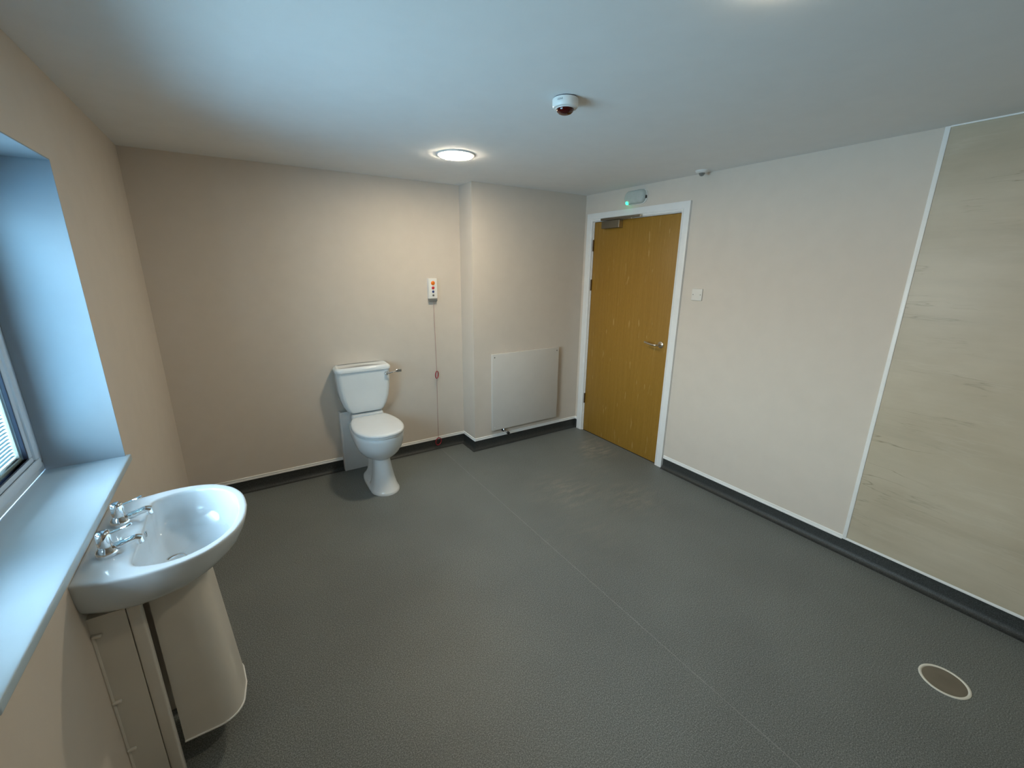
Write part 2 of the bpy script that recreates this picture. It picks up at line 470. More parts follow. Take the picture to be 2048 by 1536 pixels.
bmesh.ops.bevel(b, geom=e, offset=0.005, segments=3, profile=0.5, affect='EDGES')
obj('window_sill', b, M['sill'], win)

# pale blind hanging between the panes of each light
for k, (y0, y1, z0, z1) in enumerate(blinds):
    bl = thing('venetian_blind', 'pale slatted blind behind the far window pane' if k else 'pale slatted blind behind the near window pane', 'blind', (FX - 0.026, (y0+y1)/2, z0), 'blinds inside the window glazing')
    b = new(); pitch = 0.0122; n = int((z1 - z0 - 0.03) / pitch)
    tilt = math.radians(0)
    for i in range(n):
        zc = z0 + 0.012 + i*pitch
        sec = []
        for j in range(5):
            u = (j/4 - 0.5) * 0.0090
            sec.append((FX - 0.026 + u*math.cos(tilt), zc + u*math.sin(tilt) + 0.0009*(1 - (2*j/4-1)**2)))
        top = [(x, z + 0.0003) for x, z in sec]
        ring = sec + top[::-1]
        loft(b, [[(x, y0, z) for x, z in ring], [(x, y1, z) for x, z in ring]])
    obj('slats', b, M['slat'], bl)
    b = new(); box(b, (FX - 0.034, y0, z1 - 0.016), (FX - 0.018, y1, z1), 0.001); obj('head_rail', b, M['plast'], bl)
    b = new(); box(b, (FX - 0.032, y0, z0), (FX - 0.020, y1, z0 + 0.006), 0.001); obj('bottom_rail', b, M['plast'], bl)

# ------------------------------------------------------------------ door
door = bpy.data.objects.new('door_1', None); COL.objects.link(door); door.location = (0, (DY0+DY1)/2, 0)
struct(door, 'oak veneer door in a white frame', 'door')
AO0, AO1, AZ = -1.138, -0.046, 2.115
AI0, AI1, AIZ = -1.0715, -0.1165, 2.046
def arch_leg(bm, y0, y1, z0, z1, inner):
    box(bm, (-0.016, y0, z0), (0, y1, z1), 0.003)
b = new()
# two legs and a head, mitred: drawn as one moulded section swept around the opening
prof = [(0.0, 0.0), (0.0, -0.018), (0.004, -0.0195), (0.048, -0.0195), (0.050, -0.016), (0.053, -0.016), (0.055, -0.0195), (0.066, -0.017), (0.0695, -0.013), (0.0695, 0.0)]
rings = []
for (oy, oz, sy, sz) in ((AO1, 0.0, -1, 0), (AO1, AZ, -1, -1), (AO0, AZ, 1, -1), (AO0, 0.0, 1, 0)):
    rings.append([(x, oy + sy*d, oz + sz*d) for d, x in prof])
loft(b, rings)
arch = obj('architrave', b, M['gloss'], door, smooth=30)
b = new()
box(b, (0.0, DY1 - 0.006, 0), (0.12, DY1, DZ)); box(b, (0.0, DY0, 0), (0.12, DY0 + 0.004, DZ)); box(b, (0.0, DY0, DZ - 0.006), (0.12, DY1, DZ))
box(b, (0.052, DY1 - 0.02, 0), (0.10, DY1 - 0.006, DZ - 0.006)); box(b, (0.052, DY0 + 0.004, 0), (0.10, DY0 + 0.016, DZ - 0.006)); box(b, (0.052, DY0 + 0.004, DZ - 0.02), (0.10, DY1 - 0.006, DZ - 0.006))
obj('door_lining', b, M['gloss'], door, smooth=0)
LY0, LY1, LZ = -1.0590, -0.1300, 2.0375
b = new(); box(b, (0.004, LY0, 0.005), (0.048, LY1, LZ), 0.0015)
leaf = obj('door_leaf', b, M['oak'], door)
b = new(); box(b, (0.002, LY0, 0.0), (0.10, LY1, 0.0045)); obj('threshold', b, M['darklip'], door, smooth=0)  # near-black strip paints the shade of the gap under the leaf
for z0 in (1.785, 1.427, 0.298):
    b = new(); cyl(b, (-0.003, LY1 + 0.002, z0), (-0.003, LY1 + 0.002, z0 + 0.102), 0.0055, n=14)
    box(b, (0.001, LY1 - 0.003, z0), (0.006, DY1 - 0.004, z0 + 0.102))
    obj('hinge', b, M['bronze'], leaf)
# lever handle on a round rose
b = new(); lathe(b, (0.004, -0.993, 1.036), (-1, 0, 0), [(0.0, 0), (0.027, 0), (0.027, 0.006), (0.024, 0.009), (0.0, 0.009)])
pts = [(-0.004, -0.993, 1.036), (-0.035, -0.993, 1.036), (-0.050, -0.988, 1.036), (-0.057, -0.975, 1.036), (-0.058, -0.95, 1.037), (-0.057, -0.92, 1.040), (-0.055, -0.885, 1.045), (-0.054, -0.872, 1.047)]
tube(b, [tuple(p) for p in spline(pts, 5)], 0.0085, 14)
obj('door_handle', b, M['steel'], leaf, smooth=50)
# overhead closer: body on the leaf, slide arm channel on the frame
b = new(); box(b, (-0.043, -0.474, 1.974), (0.004, -0.262, 2.036), 0.003)
cb = obj('closer_body', b, M['closer'], leaf)
b = new(); box(b, (-0.044, -0.4765, 1.9745), (0.002, -0.468, 2.0355), 0.002); obj('closer_end_cap', b, M['steel'], leaf)
b = new(); box(b, (-0.040, -0.700, 2.041), (-0.0195, -0.244, 2.060), 0.002); obj('closer_channel', b, M['closer'], arch)
b = new(); box(b, (-0.0405, -0.705, 2.0405), (-0.019, -0.692, 2.0605), 0.002); obj('channel_end_cap', b, M['steel'], arch)
b = new(); tube(b, [(-0.030, -0.32, 2.0380), (-0.030, -0.40, 2.0380), (-0.030, -0.60, 2.0385)], 0.0028, 8); cyl(b, (-0.030, -0.6, 2.034), (-0.030, -0.6, 2.0412), 0.006, n=12)
obj('closer_arm', b, M['steel'], leaf)

# ------------------------------------------------------------------ wall and ceiling fittings
# emergency light over the door
em = thing('emergency_light', 'oblong milky emergency light with green glow on wall above the door', 'emergency light', (0, -0.614, 2.197))
def stad(hy, hz, x, cy=-0.614, cz=2.197): return [(x, y, z) for y, z in rrect(cy, cz, hy, hz, min(hz - 0.001, 0.046), 8)]
b = new(); loft(b, [stad(0.110, 0.056, 0.0), stad(0.110, 0.056, -0.012), stad(0.107, 0.053, -0.014)]); obj('base', b, M['plast'], em)
b = new(); loft(b, [stad(0.107, 0.053, -0.014), stad(0.105, 0.051, -0.030), stad(0.099, 0.046, -0.041), stad(0.088, 0.036, -0.046)]); obj('diffuser_cover', b, M['emcover'], em)
b = new(); lathe(b, (-0.0335, -0.543, 2.158), (-1, 0, -0.35), [(0, 0), (0.014, 0), (0.013, 0.008), (0.007, 0.013), (0, 0.014)], 20); obj('indicator_lamp', b, M['led'], em)
b = new(); lathe(b, (-0.040, -0.698, 2.197), (-1, 0, 0), [(0, 0), (0.008, 0), (0.007, 0.005), (0, 0.006)], 16); obj('cover_screw', b, M['greycap'], em)
b = new(); box(b, (-0.024, -0.7245, 2.178), (-0.010, -0.718, 2.200), 0.001); obj('cover_clip', b, M['black'], em)

# blank plate right of the door
sw = thing('wall_plate', 'white square blank plate on wall right of the door', 'wall plate', (0, -1.2715, 1.455))
b = new(); box(b, (-0.010, -1.3145, 1.412), (0, -1.2285, 1.498), 0.003, 3); obj('plate', b, M['plateplast'], sw)
for y in (-1.3015, -1.2415):
    b = new(); lathe(b, (-0.0095, y, 1.455), (-1, 0, 0), [(0, 0), (0.0034, 0), (0.003, 0.0012), (0, 0.0014)], 14); obj('screw', b, M['greybtn'], sw)

# flat panel heater cover low on the boxed corner
pn = thing('radiator_cover', 'flat off white square panel low on wall left of the door', 'panel', (-0.664, 0, 0.53))
PX0, PX1, PZ0, PZ1 = -1.040, -0.289, 0.168, 0.890
b = new(); box(b, (PX0, -0.040, PZ0), (PX1, -0.018, PZ1), 0.003, 3)
face = obj('face_panel', b, M['panelwhite'], pn)
b = new(); box(b, (PX0 + 0.012, -0.018, PZ0 + 0.012), (PX1 - 0.012, 0, PZ1 - 0.012)); obj('mounting_frame', b, M['panelwhite'], pn, smooth=0)
for x, z in ((PX0 + 0.025, PZ0 + 0.03), (PX0 + 0.025, PZ1 - 0.03), (PX1 - 0.025, PZ1 - 0.03)):
    b = new(); lathe(b, (x, -0.0395, z), (0, -1, 0), [(0, 0), (0.006, 0), (0.005, 0.002), (0.002, 0.0022), (0, 0.0012)], 16); obj('screw', b, M['plast'] if z < 0.5 else M['greybtn'], pn)
b = new()
tube(b, [(-0.905, -0.008, 0.185), (-0.905, -0.02, 0.150), (-0.905, -0.026, 0.142)], 0.008, 12)
cyl(b, (-0.905, -0.004, 0.143), (-0.905, -0.092, 0.143), 0.0085, n=18, bev=0.001)
v = obj('valve', b, M['chrome'], pn)
b = new(); cyl(b, (-0.905, -0.092, 0.143), (-0.905, -0.109, 0.143), 0.0135, n=18, bev=0.002); obj('valve_cap', b, M['black'], v)
b = new(); cyl(b, (-0.905, -0.002, 0.143), (-0.905, -0.020, 0.143), 0.0145, n=18, bev=0.002); obj('valve_collar', b, M['black'], v)
b = new(); cyl(b, (-0.905, -0.012, 0.150), (-0.905, -0.012, 0.172), 0.011, n=18, bev=0.002); obj('valve_union', b, M['black'], v)

# nurse-call pull switch with cord
cp = thing('call_switch', 'white call switch with coloured buttons and red pull cord beside toilet', 'call switch', (-1.473, YB, 1.455))
CF = YB - 0.032
b = new()
loft(b, [[(x, y, z) for x, z in rrect(-1.474, 1.4575, hx, hz, r, 5)] for y, hx, hz, r in ((YB, 0.0385, 0.083, 0.004), (CF + 0.006, 0.0385, 0.083, 0.004), (CF + 0.001, 0.0365, 0.081, 0.006), (CF, 0.034, 0.0785, 0.006))])
obj('housing', b, M['plast'], cp)
for z, r, m_, in ((1.502, 0.0175, 'orange'), (1.463, 0.0128, 'redbtn'), (1.432, 0.0105, 'bluebtn'), (1.402, 0.0088, 'greybtn')):
    b = new(); lathe(b, (-1.4735, CF + 0.0005, z), (0, -1, 0), [(0, 0), (r, 0), (r, 0.0015), (r*0.8, 0.004), (r*0.4, 0.0052), (0, 0.0055)], 24)
    obj('button', b, M[m_], cp)
b = new()
loft(b, [[(x, y, z) for x, y in rrect(-1.474, YB - 0.0165, hx, hy, 0.005, 4)] for z, hx, hy in ((1.3745, 0.0375, 0.0145), (1.356, 0.0375, 0.0145), (1.349, 0.030, 0.011))])
obj('pull_unit', b, M['greycap'], cp)
CY = YB - 0.0275
b = new(); tube(b, [(-1.472, CY, 1.352), (-1.470, CY, 1.1), (-1.468, CY, 0.744)], 0.0017, 8); tube(b, [(-1.470, CY, 0.675), (-1.474, CY, 0.4), (-1.479, CY - 0.004, 0.112)], 0.0017, 8)
cord = obj('pull_cord', b, M['cord'], cp)
rx = Matrix.Rotation(PI/2, 3, 'X')
b = new(); torus(b, (-1.468, CY, 0.7095), 0.032, 0.0042, Matrix.Rotation(math.radians(45), 3, 'Z') @ rx, sx=1.0, sy=1.0); obj('pull_ring', b, M['redring'], cord)
b = new(); torus(b, (-1.480, CY - 0.006, 0.0765), 0.034, 0.0042, Matrix.Rotation(math.radians(20), 3, 'Z') @ rx); obj('pull_ring', b, M['redring'], cord)

# ceiling downlights
def downlight(loc, label, m_):
    t = thing('ceiling_light', label, 'ceiling light', (loc[0], loc[1], H), 'round ceiling lights')
    b = new(); lathe(b, (loc[0], loc[1], H), (0, 0, -1), [(0, 0), (0.117, 0), (0.1175, 0.002), (0.114, 0.0045), (0.107, 0.0055), (0.099, 0.0055), (0.099, 0.004), (0, 0.005)], 56)
    obj('bezel', b, M['plast'], t, smooth=50)
    b = new(); lathe(b, (loc[0], loc[1], H - 0.0038), (0, 0, -1), [(0, 0), (0.0982, 0), (0.0982, 0.0045), (0.095, 0.0075), (0.07, 0.0095), (0, 0.010)], 56)
    obj('diffuser', b, M[m_], t, smooth=50)
    return t
downlight((-1.652, -0.678), 'lit round ceiling light nearest the back wall', 'lamp')
downlight((-1.760, -2.615), 'lit round ceiling light at the top edge of the photo', 'lampdim')

# fire sounder with red beacon
fs = thing('fire_sounder', 'white round ceiling sounder with a dark red dome lens', 'fire alarm', (-1.673, -1.728, H))
c = (-1.673, -1.728, H)
b = new(); lathe(b, c, (0, 0, -1), [(0, 0), (0.0475, 0), (0.0475, 0.0035), (0, 0.0035)], 48); obj('gasket_ring', b, M['gasket'], fs)
b = new(); lathe(b, (c[0], c[1], H - 0.0035), (0, 0, -1), [(0, 0), (0.050, 0), (0.0512, 0.003), (0.0512, 0.021), (0.050, 0.026), (0.047, 0.031), (0.0385, 0.033), (0.0375, 0.035), (0, 0.035)], 56); bd = obj('housing', b, M['plast'], fs, smooth=30)
b = new(); lathe(b, (c[0], c[1], H - 0.038), (0, 0, -1), [(0, -0.003), (0.0345, -0.003), (0.0345, 0.0015), (0.031, 0.0095), (0.024, 0.0152), (0.013, 0.0188), (0, 0.0196)], 48); obj('beacon_lens', b, M['redlens'], fs, smooth=60)
# small dark lettering on the housing
tcu = bpy.data.curves.new('lettering', 'FONT'); tcu.body = 'USAR'; tcu.size = 0.0095; tcu.extrude = 0.0002; tcu.align_x = 'CENTER'
to = bpy.data.objects.new('tmp_text', tcu); COL.objects.link(to)
dg = bpy.context.evaluated_depsgraph_get(); me = bpy.data.meshes.new_from_object(to.evaluated_get(dg))
bpy.data.objects.remove(to); bpy.data.curves.remove(tcu)
b = new(); b.from_mesh(me); bpy.data.meshes.remove(me)
ang0 = math.atan2(-3.2263 - c[1], -2.8686 - c[0]) - math.radians(24)
for vv in b.verts:
    a = ang0 + vv.co.x / 0.0513
    r = 0.0513 + vv.co.z
    vv.co = Vector((c[0] + r*math.cos(a), c[1] + r*math.sin(a), H - 0.0185 + vv.co.y))
obj('lettering', b, M['ink'], bd, smooth=0)

# small presence detector by the right wall
pd = thing('presence_detector', 'small white cone shaped sensor on ceiling close to right wall', 'sensor', (-0.087, -1.25, H))
b = new(); lathe(b, (-0.087, -1.25, H), (0, 0, -1), [(0, 0), (0.042, 0), (0.0425, 0.004), (0.038, 0.010), (0.024, 0.016), (0, 0.016)], 40); obj('base', b, M['plast'], pd)
b = new(); lathe(b, (-0.087, -1.25, H - 0.015), (0, 0, -1), [(0, 0), (0.021, 0), (0.020, 0.006), (0.013, 0.016), (0.005, 0.020), (0, 0.021)], 32); obj('lens', b, M['greycap'], pd)

# floor drain
fd = thing('floor_drain', 'round floor drain with cream rim at the lower right', 'drain', (-0.607, -3.048, 0))
b = new(); lathe(b, (-0.607, -3.048, 0.0), (0, 0, 1), [(0, 0), (0.0800, 0), (0.0795, 0.0022), (0.0765, 0.0034), (0.0725, 0.0034), (0.0700, 0.0018), (0.0695, 0.0006), (0, 0.0006)], 64); obj('rim', b, M['drainring'], fd, smooth=40)
b = new(); lathe(b, (-0.607, -3.048, 0.0), (0, 0, 1), [(0, 0), (0.0690, 0), (0.0685, 0.0014), (0, 0.0016)], 64); obj('insert', b, M['drainfill'], fd, smooth=40)

# ------------------------------------------------------------------ toilet
TX = -2.115
wc = thing('toilet', 'white close coupled toilet with lid down and chrome lever on back wall', 'toilet', (TX, -0.12, 0))
def dsec(z, yf, yb_, hw, back=0.55, n=48, yc=None):
    yc = yf + hw*1.15 if yc is None else yc
    out = []
    for i in range(n):
        a = 2*PI*i/n; c_, s_ = math.cos(a), math.sin(a)
        if s_ <= 0: out.append((TX + hw*c_, yc + (yc - yf)*s_, z))
        else:
            out.append((TX + hw*math.copysign(abs(c_)**back, c_), yc + (yb_ - yc)*abs(s_)**back, z))
    return out
b = new()
# column front lobe flowing into the bowl
loft(b, [dsec(0.000, -0.388, -0.12, 0.105), dsec(0.012, -0.388, -0.12, 0.105), dsec(0.020, -0.382, -0.12, 0.100), dsec(0.05, -0.364, -0.14, 0.088), dsec(0.10, -0.346, -0.15, 0.077), dsec(0.17, -0.326, -0.15, 0.066),
         dsec(0.240, -0.308, -0.13, 0.058), dsec(0.254, -0.308, -0.10, 0.060), dsec(0.262, -0.318, -0.04, 0.084), dsec(0.280, -0.340, 0.03, 0.120), dsec(0.305, -0.364, 0.06, 0.142), dsec(0.34, -0.387, 0.085, 0.160),
         dsec(0.385, -0.405, 0.10, 0.172), dsec(0.425, -0.412, 0.11, 0.177), dsec(0.450, -0.413, 0.112, 0.178), dsec(0.457, -0.408, 0.110, 0.174)])
# trapway behind the column, foot plate and rear deck
loft(b, [dsec(0.0, -0.35, 0.075, 0.106, 0.5), dsec(0.014, -0.35, 0.075, 0.105, 0.5), dsec(0.022, -0.34, 0.072, 0.098, 0.5), dsec(0.035, -0.30, 0.07, 0.078, 0.5), dsec(0.06, -0.26, 0.07, 0.062, 0.5), dsec(0.12, -0.25, 0.08, 0.050, 0.5), dsec(0.22, -0.24, 0.09, 0.050, 0.5), dsec(0.30, -0.22, 0.10, 0.08, 0.5)])
loft(b, [[(x, y, z) for x, y in rrect(TX, 0.115, hx, 0.050, 0.02, 5)] for z, hx in ((0.36, 0.10), (0.40, 0.120), (0.492, 0.122), (0.500, 0.118))])
pan = obj('pan', b, M['ceramic'], wc, smooth=50)
for y in (-0.12, -0.20):
    b = new(); lathe(b, (TX - 0.084, y, 0.022), (-0.25, 0, 1), [(0, 0), (0.012, 0), (0.011, 0.010), (0.006, 0.015), (0, 0.016)], 18); obj('fixing_cap', b, M['ceramic'], pan)
lid2d = [(0, -0.425), (0.060, -0.417), (0.110, -0.389), (0.150, -0.337), (0.174, -0.268), (0.182, -0.195), (0.176, -0.110), (0.160, -0.030), (0.138, 0.030), (0.122, 0.050), (0.108, 0.056)]
half = spline(lid2d, 5)
def lidring(z, d):
    # inset the outline by d
    P = [Vector((p.x, p.y)) for p in half]; P = P + [Vector((-p.x, p.y)) for p in reversed(half)][:-1]
    n = len(P); out = []
    for i in range(n):
        t = (P[(i+1) % n] - P[i-1]).normalized(); nn = Vector((-t.y, t.x))
        q = P[i] + nn*d
        out.append((TX + q.x, q.y, z))
    return out
def lidscale(z, k): return [(TX + (x - TX)*k, -0.18 + (y + 0.18)*k, z) for x, y, _ in lidring(z, 0.0)]
b = new(); loft(b, [lidring(0.459, 0.010), lidring(0.461, 0.006), lidring(0.470, 0.005), lidring(0.474, 0.009)]); obj('seat', b, M['seat'], wc, smooth=50)
b = new(); loft(b, [lidring(0.4755, 0.006), lidring(0.477, 0.001), lidring(0.484, 0.0), lidring(0.491, 0.003), lidring(0.496, 0.010), lidscale(0.4985, 0.86), lidscale(0.500, 0.6), lidscale(0.5005, 0.25)]); obj('seat_lid', b, M['seat'], wc, smooth=60)
for q in (-1, 1):
    b = new(); cyl(b, (TX + q*0.075 - 0.016, 0.0605, 0.470), (TX + q*0.075 + 0.016, 0.0605, 0.470), 0.008, n=16, bev=0.002)
    obj('seat_hinge', b, M['seat'], wc)
CX = -2.117
def crect(z, hw, yf, r): 
    yb_ = 0.227
    return [(x, y, z) for x, y in rrect(CX, (yf + yb_)/2, hw, (yb_ - yf)/2, r, 6)]
b = new()
loft(b, [crect(0.511, 0.122, 0.110, 0.03), crect(0.513, 0.130, 0.098, 0.032), crect(0.519, 0.138, 0.091, 0.034), crect(0.535, 0.149, 0.086, 0.036), crect(0.575, 0.170, 0.082, 0.038), crect(0.63, 0.186, 0.080, 0.038), crect(0.70, 0.197, 0.079, 0.038), crect(0.78, 0.202, 0.079, 0.036), crect(0.852, 0.204, 0.079, 0.035)])
obj('cistern', b, M['ceramic'], wc, smooth=50)
b = new()
loft(b, [crect(0.848, 0.206, 0.073, 0.036), crect(0.850, 0.2105, 0.069, 0.040), crect(0.862, 0.2115, 0.068, 0.041), crect(0.871, 0.210, 0.0695, 0.041), crect(0.880, 0.202, 0.077, 0.036), crect(0.885, 0.1935, 0.085, 0.030), crect(0.8855, 0.190, 0.089, 0.028), crect(0.8835, 0.186, 0.093, 0.026)])
obj('cistern_lid', b, M['ceramic'], wc, smooth=40)
b = new(); lathe(b, (-1.950, 0.080, 0.813), (0, -1, 0), [(0, 0), (0.017, 0), (0.017, 0.006), (0.013, 0.010), (0.012, 0.022), (0.008, 0.025), (0, 0.026)], 24)
tube(b, [tuple(p) for p in spline([(-1.950, 0.058, 0.813), (-1.928, 0.055, 0.816), (-1.905, 0.053, 0.821), (-1.890, 0.052, 0.823), (-1.872, 0.050, 0.826)], 4)], 0.0055, 12)
box(b, (-1.880, 0.043, 0.818), (-1.832, 0.055, 0.842), 0.004, 3)
obj('flush_lever', b, M['chrome'], wc, smooth=50)

# pipe boxing behind the pan
pb = thing('pipe_boxing', 'white boxing panel standing behind the toilet pan', 'boxing', (TX, 0.205, 0))
b = new(); box(b, (-2.306, 0.180, 0.002), (-1.985, 0.190, 0.508), 0.001); obj('front_panel', b, M['gloss'], pb)
for x0, x1 in ((-2.312, -2.300), (-1.991, -1.979)):
    b = new(); box(b, (x0, 0.177, 0.002), (x1, YB, 0.508), 0.0015); obj('side_panel', b, M['gloss'], pb)

# ------------------------------------------------------------------ washbasin
YC = -1.655; RZ = 0.850
wb = thing('washbasin', 'white washbasin with two chrome lever taps and half pedestal below the window', 'washbasin', (-W, YC, 0.73))
ohalf = [(-3.334, .211), (-3.285, .2305), (-3.237, .244), (-3.165, .2545), (-3.10, .249), (-3.04, .226), (-2.99, .178), (-2.96, .124), (-2.944, .066), (-2.938, 0)]
ihalf = [(-3.214, 0), (-3.215, .10), (-3.216, .150), (-3.2155, .176), (-3.204, .197), (-3.178, .2115), (-3.13, .2225), (-3.07, .2105), (-3.015, .170), (-2.982, .115), (-2.967, .060), (-2.962, 0)]
def full(h):
    s = spline(h, 10); up = [Vector((p.x, YC + p.y)) for p in s]; dn = [Vector((p.x, YC - p.y)) for p in s]
    return up + dn[::-1]
OUT, INN = full(ohalf), full(ihalf)
C0 = Vector((-3.10, YC))
def hit(poly, a):
    d = Vector((math.cos(a), math.sin(a))); best = 0
    n = len(poly)
    for i in range(n):
        p, q = poly[i], poly[(i+1) % n]; e_ = q - p
        den = d.x*e_.y - d.y*e_.x
        if abs(den) < 1e-12: continue
        w = p - C0
        t = (w.x*e_.y - w.y*e_.x)/den; u = (w.x*d.y - w.y*d.x)/den
        if t > 0 and -1e-6 <= u <= 1 + 1e-6: best = max(best, t)
    return C0 + d*best
angs = [2*PI*i/120 for i in range(120)]
ca = math.atan2(.211, -3.334 - C0.x)
angs = sorted([a for a in angs if abs(a - ca) > 0.02 and abs(a - (2*PI - ca)) > 0.02] + [ca, 2*PI - ca])
O2 = [hit(OUT, a) for a in angs]; I2 = [hit(INN, a) for a in angs]
def oring(sx, sy, z): return [(-W + (p.x + W)*sx, YC + (p.y - YC)*sy, z) for p in O2]
def iring(s, z, cx=None): 
    cx = -3.10 if cx is None else cx
    return [(cx + (p.x + 3.10)*s, YC + (p.y - YC)*s, z) for p in I2]
def mix(A, B, t, z): return [(a[0]*(1-t) + b_[0]*t, a[1]*(1-t) + b_[1]*t, z) for a, b_ in zip(A, B)]
A1, B1 = oring(1, 1, 0), iring(1, 0)
b = new()
loft(b, [oring(.10, .40, .712), oring(.30, .52, .712), oring(.45, .62, .716), oring(.60, .74, .724), oring(.72, .835, .735), oring(.82, .90, .750), oring(.90, .945, .770), oring(.955, .975, .795), oring(.985, .99, .822), oring(.998, .998, .840), oring(1, 1, .846),
         mix(A1, B1, .03, .8495), mix(A1, B1, .10, .851), mix(A1, B1, .35, .8508), mix(A1, B1, .65, .8500), mix(A1, B1, .88, .8495), mix(A1, B1, .97, .8485),
         iring(.995, .8465), iring(.98, .840), iring(.965, .825, -3.101), iring(.94, .80, -3.103), iring(.90, .775, -3.108), iring(.83, .754, -3.115), iring(.72, .739, -3.122), iring(.55, .728, -3.132), iring(.36, .722, -3.143), iring(.20, .7185, -3.150), iring(.10, .7165, -3.153)])
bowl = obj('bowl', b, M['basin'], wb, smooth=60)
b = new(); lathe(b, (-3.153, YC, 0.7155), (0, 0, 1), [(0, 0), (0.032, 0), (0.032, 0.0035), (0.028, 0.005), (0.021, 0.003), (0.020, 0.0005), (0, 0.0005)], 32); obj('waste_fitting', b, M['chrome'], wb, smooth=40)
b = new(); lathe(b, (-3.2112, YC, 0.832), (0.99, 0, 0.10), [(0, 0), (0.009, 0), (0.009, 0.003), (0.0065, 0.003), (0.006, 0.0005), (0, 0.0005)], 24); obj('overflow_ring', b, M['chrome'], wb, smooth=40)
def tap(y, turn):
    """basin pillar tap with a long lever; spout points out from the wall"""
    tx = -3.276; q = Matrix.Rotation(turn, 3, 'Z')
    def P(x, yy, z): v_ = q @ Vector((x, yy, 0)); return (tx + v_.x, y + v_.y, z)
    b = new()
    lathe(b, (tx, y, RZ), (0, 0, 1), [(0, 0), (0.0255, 0), (0.0255, 0.010), (0.0235, 0.017), (0.0180, 0.024), (0.0165, 0.028), (0, 0.029)], 32)
    pts = [P(0.004, 0, 0.869), P(0.016, 0, 0.869), P(0.036, 0, 0.873), P(0.056, 0, 0.879), P(0.067, 0, 0.880), P(0.076, 0, 0.876)]
    tube(b, [tuple(p) for p in spline(pts, 4)], [0.0145]*3 + [0.0125]*2 + [0.0110]*4 + [0.0100]*4 + [0.0104]*8, 16)
    cyl(b, P(0.070, 0, 0.880), P(0.073, 0, 0.862), 0.0092, n=16, bev=0.001)
    t = obj('tap', b, M['chrome'], wb, smooth=45)
    b = new()
    lathe(b, (tx, y, 0.878), (0, 0, 1), [(0, 0), (0.0155, 0), (0.0170, 0.003), (0.0160, 0.037), (0.0150, 0.042), (0.012, 0.0445), (0, 0.045)], 28)
    tube(b, [P(0.010, 0, 0.912), P(0.026, 0, 0.916), P(0.042, 0, 0.920)], 0.0034, 10)
    p0, p1 = Vector(P(0.040, 0, 0.920)), Vector(P(0.064, 0, 0.928))
    side = q @ Vector((0, 1, 0)); d = (p1 - p0).normalized(); up = d.cross(side)
    rings = []
    for k, wd in ((0, 0.003), (0.25, 0.0065), (0.5, 0.0078), (0.8, 0.0072), (1, 0.004)):
        c_ = p0 + (p1 - p0)*k
        rings.append([c_ + side*wd*math.cos(2*PI*j/14) + up*0.0035*math.sin(2*PI*j/14) for j in range(14)])
    loft(b, rings)
    obj('tap_lever', b, M['chrome'], t, smooth=50)
tap(-1.756, math.radians(1)); tap(-1.581, math.radians(1))

# shroud (half pedestal) under the bowl
def uring(z, t):
    hw, xf, xr, r = 0.130 + 0.006*t, -3.078 + 0.034*t, -3.2125, 0.075
    out = [(xr, YC - hw)]
    for k in range(9):
        a = -PI/2 + PI/2*k/8; out.append((xf - r + r*math.cos(a), YC - hw + r + r*math.sin(a)))
    out.append((xf + 0.006, YC))
    for k in range(9):
        a = PI/2*k/8; out.append((xf - r + r*math.cos(a), YC + hw - r + r*math.sin(a)))
    out.append((xr, YC + hw)); return out
def offs_in(pts, d):
    out = []
    for i, p in enumerate(pts):
        a, c_ = Vector(pts[max(i-1, 0)]), Vector(pts[min(i+1, len(pts)-1)])
        t = (c_ - a).normalized(); out.append((p[0] - t.y*d, p[1] + t.x*d))
    return out
b = new(); rings = []
for k in range(7):
    t = 1 - k/6; z = 0.131 + (0.7118 - 0.131)*k/6
    o_ = uring(z, t); i_ = offs_in(o_, 0.008)
    rings.append([(x, y, z) for x, y in o_] + [(x, y, z) for x, y in reversed(i_)])
loft(b, rings)
sd = obj('pedestal_shroud', b, M['shroud'], wb, smooth=50); sd['label'] = 'curved off white half pedestal shroud'
b = new()
o_ = uring(0.131, 1); o2 = offs_in(o_, -0.0035); i_ = offs_in(o_, 0.008)
loft(b, [[(x, y, 0.128) for x, y in o2] + [(x, y, 0.128) for x, y in reversed(i_)], [(x, y, 0.1325) for x, y in o2] + [(x, y, 0.1325) for x, y in reversed(i_)]])
obj('bottom_lip', b, M['trim'], sd, smooth=50)  # lit bottom rim of the shroud, painted as a whiter strip

# boxing behind the shroud: two side panels with a rounded front batten, caulk bead and fixing tabs
bp_ = thing('basin_boxing', 'off white boxed pipe panel against the wall under the washbasin', 'boxing', (-3.28, YC, 0))
for s in (-1, 1):
    yo = YC + s*0.172; yi = YC + s*0.148
    b = new(); box(b, (-W, min(yo, yi), 0.001), (-3.2545, max(yo, yi), 0.7118)); sp_ = obj('side_panel', b, M['shroud'], bp_, smooth=0)
    b = new(); box(b, (-3.2535, min(yo + s*0.0006, yi), 0.001), (-3.2205, max(yo + s*0.0006, yi), 0.7118), 0.006, 4); obj('front_batten', b, M['shroud'], bp_)
    b = new(); tube(b, [(-W + 0.003, yo + s*0.0025, z) for z in (0.112, 0.30, 0.5, 0.66)], 0.0042, 8); obj('sealant_bead', b, M['shroud'], sp_)
    for z in (0.655, 0.418, 0.232):
        b = new(); box(b, (-W + 0.001, min(yo, yo + s*0.010), z - 0.0045), (-W + 0.022, max(yo, yo + s*0.010), z + 0.0045), 0.003, 3); obj('fixing_tab', b, M['shroud'], sp_)

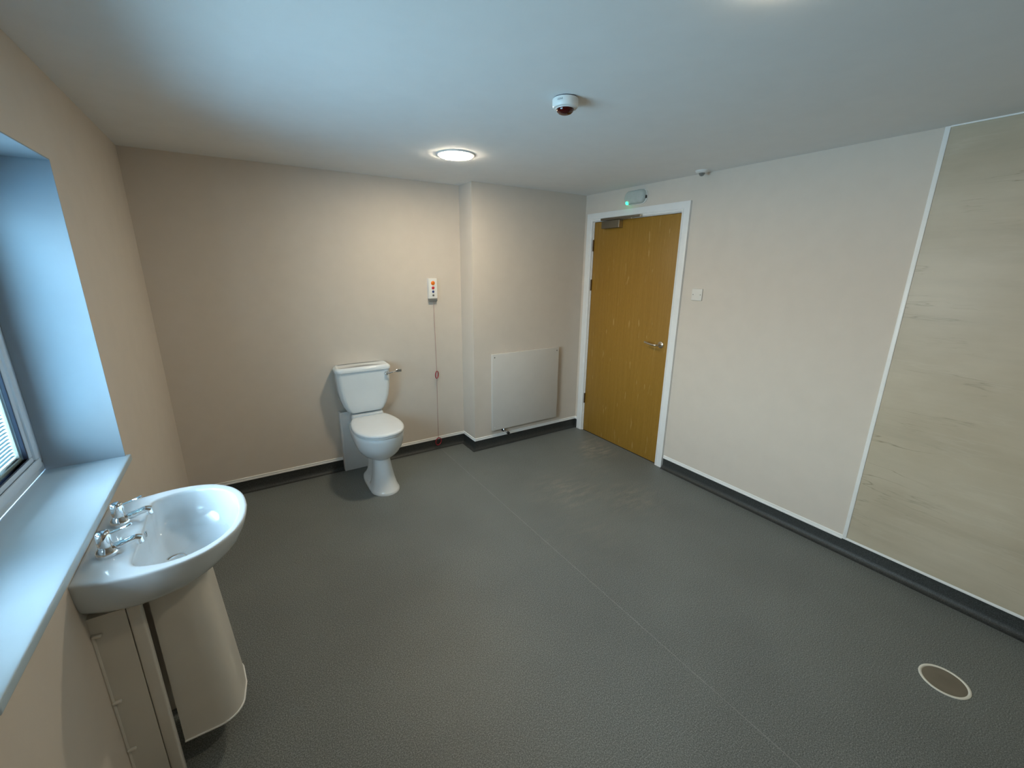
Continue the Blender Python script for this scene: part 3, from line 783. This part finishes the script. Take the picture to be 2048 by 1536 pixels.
# ------------------------------------------------------------------ daylight
wd = bpy.data.worlds.new('overcast sky'); S.world = wd; wd.use_nodes = True
nt = wd.node_tree; bg = nt.nodes['Background']
tc = N(nt, 'ShaderNodeTexCoord'); sx_ = N(nt, 'ShaderNodeSeparateXYZ'); nt.links.new(tc.outputs['Generated'], sx_.inputs[0])
# shaped sky by elevation: bands set for the light they throw, bluish below, bright above horizon, dull overhead
zz = N(nt, 'ShaderNodeMapRange'); zz.inputs['From Min'].default_value = -1; zz.inputs['From Max'].default_value = 1
nt.links.new(sx_.outputs['Z'], zz.inputs['Value'])
SKY = 56.0
stops = [(-1.0, (8.8, 16.8, 25.5)), (-0.25, (8.8, 16.8, 25.5)), (-0.12, (12.6, 16.0, 19.5)), (0.04, (12.6, 16.0, 19.5)), (0.16, (19.0, 25.5, 31.5)), (0.66, (17.0, 25.0, 35.0)), (0.78, (1.8, 4.2, 8.0)), (1.0, (1.5, 4.0, 8.0))]
by_height = ramp(nt, zz.outputs['Result'], [((z + 1)/2, tuple(c/40.0 for c in col)) for z, col in stops])
# profile shaped to steer the light: bright straight out, dull sides, one end blackened
yy = N(nt, 'ShaderNodeMapRange'); yy.inputs['From Min'].default_value = -1; yy.inputs['From Max'].default_value = 1
nt.links.new(sx_.outputs['Y'], yy.inputs['Value'])
side = ramp(nt, yy.outputs['Result'], [(0.0, (0.30, 0.40, 0.44)), (0.16, (0.39, 0.50, 0.53)), (0.32, (1.0, 0.88, 0.80)), (0.70, (1.18, 1.0, 0.86)), (0.80, (0.85, 0.75, 0.66)), (0.87, (0.004, 0.0075, 0.0075)), (1.0, (0.003, 0.007, 0.007))])
nt.links.new(mixc(nt, 1.0, by_height, side, 'MULTIPLY'), bg.inputs['Color'])
bg.inputs['Strength'].default_value = SKY
pl = bpy.data.lights.new('window_portal', 'AREA'); pl.shape = 'RECTANGLE'; pl.size = WY1 - WY0; pl.size_y = WZ1 - WZ0
pl.cycles.is_portal = True
po = bpy.data.objects.new('window_portal', pl); COL.objects.link(po)
po.location = (-W - REV - 0.09, (WY0+WY1)/2, (WZ0+WZ1)/2)
po.rotation_euler = Vector((1, 0, 0)).to_track_quat('-Z', 'Z').to_euler()

# ------------------------------------------------------------------ camera
cam = bpy.data.cameras.new('camera'); co = bpy.data.objects.new('camera', cam); COL.objects.link(co)
cam.sensor_width = 36; cam.sensor_fit = 'HORIZONTAL'; cam.lens = 846.73/2048*36; cam.clip_start = 0.02
yaw, pit, rol = 0.5691, -0.2716, 0.0098
f = Vector((math.sin(yaw)*math.cos(pit), math.cos(yaw)*math.cos(pit), math.sin(pit)))
r = Vector((math.cos(yaw), -math.sin(yaw), 0)); u = r.cross(f)
r2 = r*math.cos(rol) + u*math.sin(rol); u2 = -r*math.sin(rol) + u*math.cos(rol)
m = Matrix((r2, u2, -f)).transposed().to_4x4(); m.translation = Vector((-2.8686, -3.2263, 1.6455))
co.matrix_world = m
S.camera = co
vs = S.view_settings
S.display_settings.display_device = 'sRGB'
vs.view_transform = 'Standard'; vs.look = 'None'; vs.gamma = 1; vs.use_curve_mapping = False
vs.exposure = 0.32
